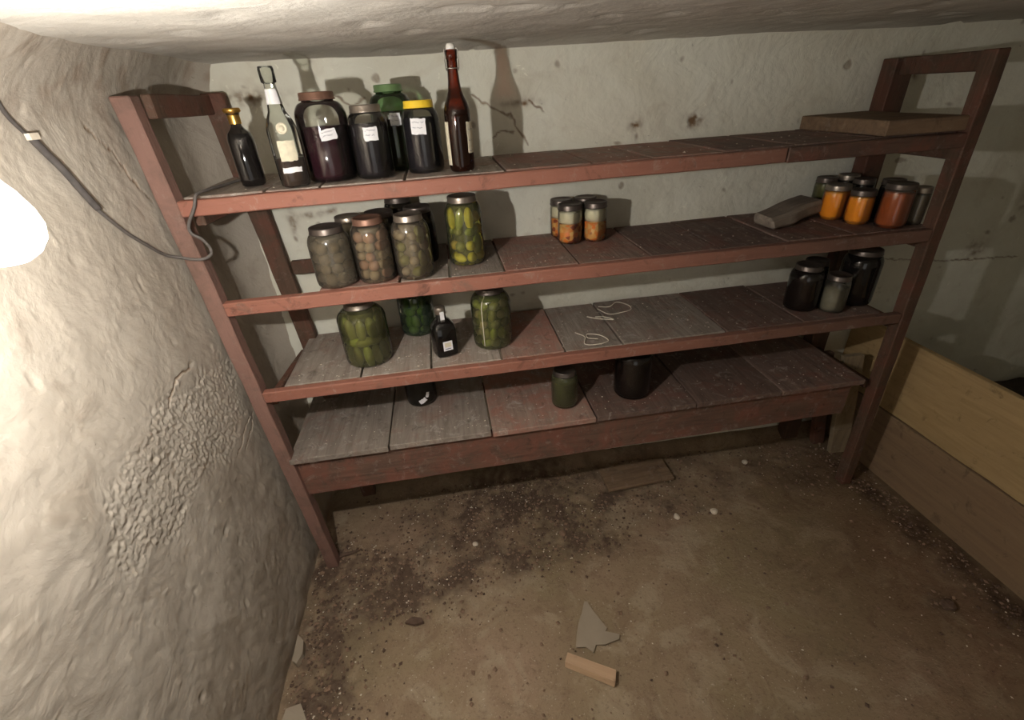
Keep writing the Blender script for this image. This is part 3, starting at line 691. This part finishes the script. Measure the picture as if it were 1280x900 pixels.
RJ = [(2.005, .235, .043, .116, 'g_clear', 'c_orange', 'tin', 'squat bright orange jam jar with pale lid at right end of second shelf'),
      (2.030, .150, .040, .110, 'g_clear', 'c_orange', 'tin_dark', 'orange jam jar in front, between the pale lidded one and the reddish one'),
      (2.090, .075, .0455, .138, 'g_clear', 'c_deep', 'tin_dark', 'tallest reddish orange jam jar at right end of second shelf'),
      (2.150, .120 + .045, .036, .132, 'g_dark', 'c_brown', 'tin_dark', 'dark brown preserve jar tucked behind the tallest reddish orange jar'),
      (2.178, .078, .028, .118, 'g_dusty', 'c_grey', 'tin', 'narrow greyish jar beside the right front post on second shelf'),
      (2.045, .345, .037, .122, 'g_brine', 'c_olive', 'tin_dark', 'olive green jar behind the grey wood piece on second shelf'),
      (2.120, .330, .038, .128, 'g_dark', 'c_brown', 'tin', 'dark jar in the back row beside the rear right post'),
      (2.110, .245, .036, .126, 'g_dark', 'c_brown', 'tin_dark', 'dark jar in the middle row behind the orange jams')]
for i, (x, y, r, h, g, c_, ld, lb) in enumerate(RJ):
    jar('jam_jar', lb, 'jar', x, y, Z2, r, h, r * .86, g, c_, .80, ld, 'jars at the right end of the second shelf', 30 + i, seg=32)

# --- third shelf
jar('jar', 'big jar of green cucumbers on the left of the third shelf', 'jar', .290, .150, Z3, .0790, .212, .042, 'g_brine', 'c_olive', .84, 'tin', None, 41, ([(CK, 'k_green'), (CK, 'k_olive')], .0165, .040, True))
jar('jar', 'shaded jar of green pickles at the back between cucumber jar and square bottle', 'jar', .455, .330, Z3, .066, .19, .040, 'g_moss', 'c_green', .84, 'tin_dark', None, 42, ([(CK, 'k_green')], .0155, .026, False))
b4 = bottle('bottle', 'black square bottle with cream square label on the third shelf', .550, .120, Z3,
    [(0, .003), (.034, .002), (.040, .006), (.041, .02), (.041, .096), (.037, .112), (.025, .126), (.0165, .134), (.0155, .150)], 'g_dark',
    [(0, .005), (.038, .006), (.0385, .096), (.034, .110), (0, .124)], 'c_black', rz=facing(.55, .12) + .25, sq=.5)
link('cap', lathe('cap', [(.0165, .148), (.0180, .149), (.0180, .170), (.016, .173), (0, .173)], 28), M['tin'], b4, True)
def flat_label(parent, cx_, w, zc, hh, mat, ang, name='label'):
    # flat paper on the flat side of a square bottle
    me = boxm(name, -.0004, .0006, -w / 2, w / 2, -hh / 2, hh / 2, bev=0)
    o = link(name, me, M[mat], parent); o.location = (cx_ * math.cos(ang), cx_ * math.sin(ang), zc); o.rotation_euler = (0, 0, ang); return o
lb = flat_label(b4, .0420, .032, .045, .034, 'paper', 0); lc = link('print', boxm('print', .0008, .0011, -.011, .011, -.004, .012, bev=0), M['paper_cream'], lb)
link('print', boxm('print', .0008, .0011, -.010, .010, -.012, -.009, bev=0), M['ink'], lb)
flat_label(b4, .0185, .014, .142, .036, 'paper', 0, 'neck_tag')
jv = jar('jar', 'big jar of green pickles tied with string on the third shelf', 'jar', .722, .158, Z3, .0690, .212, .042, 'g_brine', 'c_green', .82, 'tin_dark', None, 43, ([(CK, 'k_green'), (CK, 'k_olive'), (TM, 'k_dull')], .0155, .024, False))
av = facing(.722, .158) - 43 * 1.3 - .45
link('tie_string', tube('tie_string', spline([(rr * math.cos(av), rr * math.sin(av), zz) for rr, zz in ((.043, .196), (.046, .188), (.062, .176), (.070, .160), (.0715, .12), (.0715, .06), (.0715, .02))], 5), .0014, 6), M['string'], jv)
jar('jar', 'dusty dark jar with domed shoulder on right part of third shelf', 'jar', 1.895, .145, Z3, .0560, .168, .040, 'g_dark', 'c_brown', .74, 'tin_dark', None, 44)
jar('jar', 'small jar with pale contents at right end of the third shelf', 'jar', 1.985, .095, Z3, .043, .136, .034, 'g_clear', 'c_grey', .66, 'tin_dark', None, 45)
jar('jar', 'dark jar behind the pale small jar on the third shelf', 'jar', 1.985, .215, Z3, .045, .155, .036, 'g_dark', 'c_brown', .7, 'tin_dark', None, 46)
jar('jar', 'large black jar at the far right end of the third shelf', 'jar', 2.110, .145, Z3, .064, .205, .048, 'g_dark', 'c_black', .8, 'tin_dark', None, 47)
# --- lowest shelf
jar('jar', 'green jar standing under the third shelf, middle of the lowest tier', 'jar', .972, .115, Z4, .0500, .150, .038, 'g_brine', 'c_moss', .72, 'tin_dark', None, 48)
jar('jar', 'large cobwebbed dark jar on the lowest tier', 'jar', 1.245, .130, Z4, .0700, .210, .044, 'g_dark', 'c_brown', .78, 'tin_dark', None, 49)
j = jar('jar', 'shaded jar with torn white label on the left of the lowest tier', 'jar', .425, .265, Z4, .060, .19, .040, 'g_dark', 'c_olive', .8, 'tin_dark', None, 50)
paper(j, .060, .030, .030, .018, facing(.425, .265) - 50 * 1.3, 'paper', .5, 0, 12)
paper(j, .060, .052, .012, .022, facing(.425, .265) - 50 * 1.3 + .35, 'paper', -.3, 0, 13)

# string on the shelf and round the jar
def strand(name, label, pts, r=.0017, mat='string', per=6, cat='string'):
    return tag(link(name, tube(name, spline(pts, per), r, 6), M[mat], smooth=True), label, cat)
Zs = .8605
strand('string_loop', 'loop of pale string lying near the front edge of the third shelf', [(1.02, .150, Zs), (1.045, .108, Zs), (1.030, .058, Zs), (1.065, .040, Zs + .002), (1.115, .060, Zs), (1.10, .10, Zs + .003), (1.06, .128, Zs), (1.052, .095, Zs + .002), (1.085, .082, Zs)])
strand('string_loop', 'open loop of string at the back of the third shelf', [(1.16, .33, Zs), (1.19, .27, Zs), (1.24, .265, Zs + .004), (1.285, .29, Zs), (1.29, .335, Zs), (1.25, .36, Zs + .006), (1.21, .33, Zs + .004), (1.17, .35, Zs)])
strand('string_piece', 'short crossed strands of string behind the loop on the third shelf', [(1.10, .27, Zs), (1.13, .245, Zs), (1.16, .225, Zs + .002), (1.19, .22, Zs), (1.16, .245, Zs + .003), (1.13, .26, Zs)])
# the rough grey piece of wood on the second shelf
me = hexa('wood_piece', [(-.155, -.055, 0), (.15, -.05, 0), (.16, .05, 0), (-.12, .055, 0), (-.165, -.045, .040), (.145, -.045, .052), (.150, .045, .056), (-.13, .05, .046)], bev=.010, sub=9, jit=.008, seed=3)
o = tag(link('wood_piece', me, M['grey_wood'], smooth=False), 'rough grey piece of weathered wood lying on the second shelf left of the jams', 'wood'); o.location = (1.825, .235, 1.175); o.rotation_euler = (0, -.04, .42)

# ---------------------------------------------------------------- right-hand bin
bn = thing('storage_bin', 'tall plank sided storage bin along the right edge of the cellar', 'bin', (2.445, -.4, 0))
def bp(name, me, mat): o = link(name, me, mat, bn); o.location = (-2.445, .4, 0); return o
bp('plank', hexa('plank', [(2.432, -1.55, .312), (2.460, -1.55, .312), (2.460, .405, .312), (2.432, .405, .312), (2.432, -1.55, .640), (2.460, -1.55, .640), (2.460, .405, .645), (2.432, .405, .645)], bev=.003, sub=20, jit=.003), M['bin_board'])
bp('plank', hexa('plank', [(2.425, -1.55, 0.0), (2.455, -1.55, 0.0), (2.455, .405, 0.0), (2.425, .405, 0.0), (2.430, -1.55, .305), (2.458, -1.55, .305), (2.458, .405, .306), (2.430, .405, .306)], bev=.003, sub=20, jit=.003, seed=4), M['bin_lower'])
for y in (-1.3, -.45, .36): bp('corner_post', boxm('corner_post', 2.462, 2.505, y - .02, y + .022, 0, .60), M['bin_dark'])
bp('end_panel', boxm('end_panel', 2.505, 3.70, -1.56, -1.53, 0, .62), M['bin_dark'])
bp('soil_fill', grid('soil_fill', lin(2.47, 3.68, 50), lin(-1.5, .40, 60), lambda x, y: (x, y, .13 + .03 * fbm(Vector((x * 4, y * 4, 2)), 4))), M['soil'])

# ---------------------------------------------------------------- things on the floor
me = hexa('board_offcut', [(-.165, -.068, 0), (.160, -.072, 0), (.165, .066, 0), (-.160, .070, 0), (-.165, -.068, .020), (.160, -.072, .018), (.165, .066, .020), (-.160, .070, .020)], bev=.003, sub=8, jit=.003, seed=5)
tag(link('board_offcut', me, M['offcut'], loc=(1.350, .232, .011)), 'short brown board offcut lying flat on the floor below the rack', 'board').rotation_euler = (0, 0, .06)
me = hexa('wood_block', [(-.078, -.020, 0), (.082, -.022, 0), (.078, .020, 0), (-.080, .018, 0), (-.080, -.014, .022), (.084, -.016, .022), (.078, .020, .020), (-.080, .016, .022)], bev=.002)
tag(link('wood_block', me, M['fresh_wood'], loc=(.889, -.553, .002)), 'pale freshly cut wooden stick on the middle of the floor', 'wood').rotation_euler = (0, 0, -.54)
def flat_poly(name, pts, th, mat, z, jit=.002):
    from mathutils.geometry import tessellate_polygon
    n = len(pts); vs = [(x, y, z + th + rnd.uniform(0, jit)) for x, y in pts] + [(x, y, z) for x, y in pts]
    tr_ = tessellate_polygon([[Vector((x, y, 0)) for x, y in pts]])
    fs = [tuple(t_) for t_ in tr_] + [tuple(i + n for i in reversed(t_)) for t_ in tr_] + [(i, (i + 1) % n, (i + 1) % n + n, i + n) for i in range(n)]
    bm = bmesh.new(); me = pydata(name, vs, fs); bm.from_mesh(me); bmesh.ops.recalc_face_normals(bm, faces=bm.faces); bm.to_mesh(me); bm.free()
    return link(name, me, mat)
M['flake'] = plain('plaster_flake', (0.36, 0.30, 0.225), 0.85, var=0.15, scale=12, bump=.3)
tag(flat_poly('plaster_flake', [(.935, -.327), (.945, -.330), (.955, -.365), (.985, -.435), (.975, -.445), (1.02, -.463), (1.012, -.478), (.96, -.487), (.93, -.482), (.915, -.505), (.895, -.483), (.862, -.478), (.875, -.44), (.893, -.40), (.915, -.365)], .003, M['flake'], .003, .001), 'jagged pale flat flake behind the pale wooden stick on the floor', 'flake')
tag(flat_poly('plaster_chip', [(-.088, -.27), (-.060, -.30), (-.052, -.345), (-.066, -.375), (-.084, -.36)], .018, M['flake'], 0, .012), 'pale broken plaster chip at the foot of the left wall', 'chip')
tag(flat_poly('plaster_chip', [(-.070, -.50), (-.03, -.49), (.0, -.54), (-.01, -.60), (-.06, -.62), (-.08, -.56)], .006, M['flake'], 0, .006), 'flat grey plaster slab on the floor near the bottom left', 'chip')
tag(link('stick', tube('stick', [(-.012, .038, .009), (.02, .048, .012), (.05, .052, .010), (.082, .060, .009)], .007, 7, [.006, .008, .007, .003]), M['debris_dark']), 'short dark splinter of wood beside the foot of the left post', 'stick')
tag(flat_poly('bark_piece', [(.285, -.29), (.31, -.275), (.345, -.283), (.352, -.30), (.32, -.305)], .010, M['debris_dark'], 0, .006), 'curled dark bark scrap on the floor right of the left post', 'bark')
R = random.Random(77)
for i, (x, y, s, mt, lb) in enumerate([(1.43, .27 + .03, .012, 'debris_dark', 'black round pebble just behind the board offcut'), (1.60, -.035, .016, 'debris_light', 'pale pebble standing alone on the floor, nearest to the right post'),
        (1.43, -.03, .014, 'debris_light', 'pale pebble on the floor just below the board offcut'), (.56, -.0, .011, 'debris_light', 'pale pebble in the dirt below the middle of the rack'),
        (1.90, .22, .014, 'debris_light', 'pale stone in front of the right end of the rack'), (2.16, -.57, .022, 'debris_dark', 'dark clod on the bare floor near the bin'), (.93, -.02, .014, 'debris_mid', 'brown clod among the crumbs in the middle of the floor')]):
    bm = bmesh.new(); bmesh.ops.create_icosphere(bm, subdivisions=2, radius=s)
    for v in bm.verts: v.co *= 1 + .35 * noise.noise(v.co * 60 + Vector((i, 0, 0))); v.co.z *= .6
    me = bpy.data.meshes.new('pebble'); bm.to_mesh(me); bm.free()
    tag(link('pebble', me, M[mt], loc=(x, y, s * .5)), lb, 'pebble')

# ---------------------------------------------------------------- cable on the left wall, looping round the post to the shelf
def on_wall(y, z, off=.006): return (wall_x(y, z) + off, y, z)
cb = thing('electric_cable', 'grey electric cable sagging across the left wall to the top shelf', 'cable', (-.1, -.3, 1.3))
def cbp(name, pts, r, mat, per=8, radii=None):
    o = link(name, tube(name, spline(pts, per), r, 8), M[mat], cb, True); o.location = (.1, .3, -1.3); return o
w1 = [on_wall(y, z) for y, z in ((-.43, 1.762), (-.385, 1.73), (-.342, 1.688), (-.302, 1.648), (-.264, 1.608))]
w2 = [on_wall(y, z, .009) for y, z in ((-.264, 1.608), (-.245, 1.578), (-.227, 1.546), (-.21, 1.505), (-.190, 1.466))]
w3 = [on_wall(y, z) for y, z in ((-.190, 1.466), (-.14, 1.405), (-.089, 1.358))] + [(-.104, -.045, 1.322), (-.083, -.022, 1.306), (-.055, -.018, 1.297), (-.030, -.014, 1.296), (-.014, -.010, 1.306), (-.012, -.008, 1.322), (-.022, -.010, 1.345), (-.040, -.012, 1.362), (-.038, -.012, 1.385), (-.010, -.012, 1.425), (.000, .000, 1.452), (.010, .05, 1.4555), (.012, .12, 1.4535), (.03, .226, 1.4535)]
cbp('cable_run', w1, .0035, 'cable'); cbp('cable_joint', w2, .0072, 'cable'); cbp('cable_run', w3, .0040, 'cable_light', 8)
pc = on_wall(-.264, 1.608, .012); o = link('clip', boxm('clip', -.003, .006, -.012, .010, -.005, .006), M['debris_light'], cb); o.location = (pc[0] + .1, pc[1] + .3, pc[2] - 1.3)

# ---------------------------------------------------------------- bulb hanging near the left wall
lp = thing('hanging_bulb', 'bare lit light bulb hanging close to the left wall', 'lamp', BULB)
t = NT('bulb_glow'); e = t.n('ShaderNodeEmission'); e.inputs[0].default_value = (1.0, 0.92, 0.80, 1); e.inputs[1].default_value = 5.0
tr = t.n('ShaderNodeBsdfTransparent'); ad = t.n('ShaderNodeAddShader'); t.l(tr.outputs[0], ad.inputs[0]); t.l(e.outputs[0], ad.inputs[1]); t.l(ad.outputs[0], t.out.inputs[0])
link('glass_bulb', lathe('glass_bulb', [(0, -.034), (.012, -.032), (.023, -.026), (.032, -.015), (.0355, -.002), (.034, .011), (.028, .028), (.020, .042), (.0145, .052)], 24), t.m, lp, True)
t = NT('filament_light'); e = t.n('ShaderNodeEmission'); e.inputs[0].default_value = (1.0, 0.955, 0.90, 1); e.inputs[1].default_value = BULB_STRENGTH; t.l(e.outputs[0], t.out.inputs[0])
link('filament', lathe('filament', [(0, -.013), (.008, -.010), (.013, 0), (.008, .010), (0, .013)], 14), t.m, lp)
link('socket', lathe('socket', [(.0145, .050), (.018, .052), (.019, .085), (.012, .095), (.004, .100), (0, .100)], 24), M['socket'], lp, True)
link('cord', tube('cord', [(0, 0, .098), (.002, 0, .15), (0, 0, .215)], .0035, 8), M['socket'], lp, True)
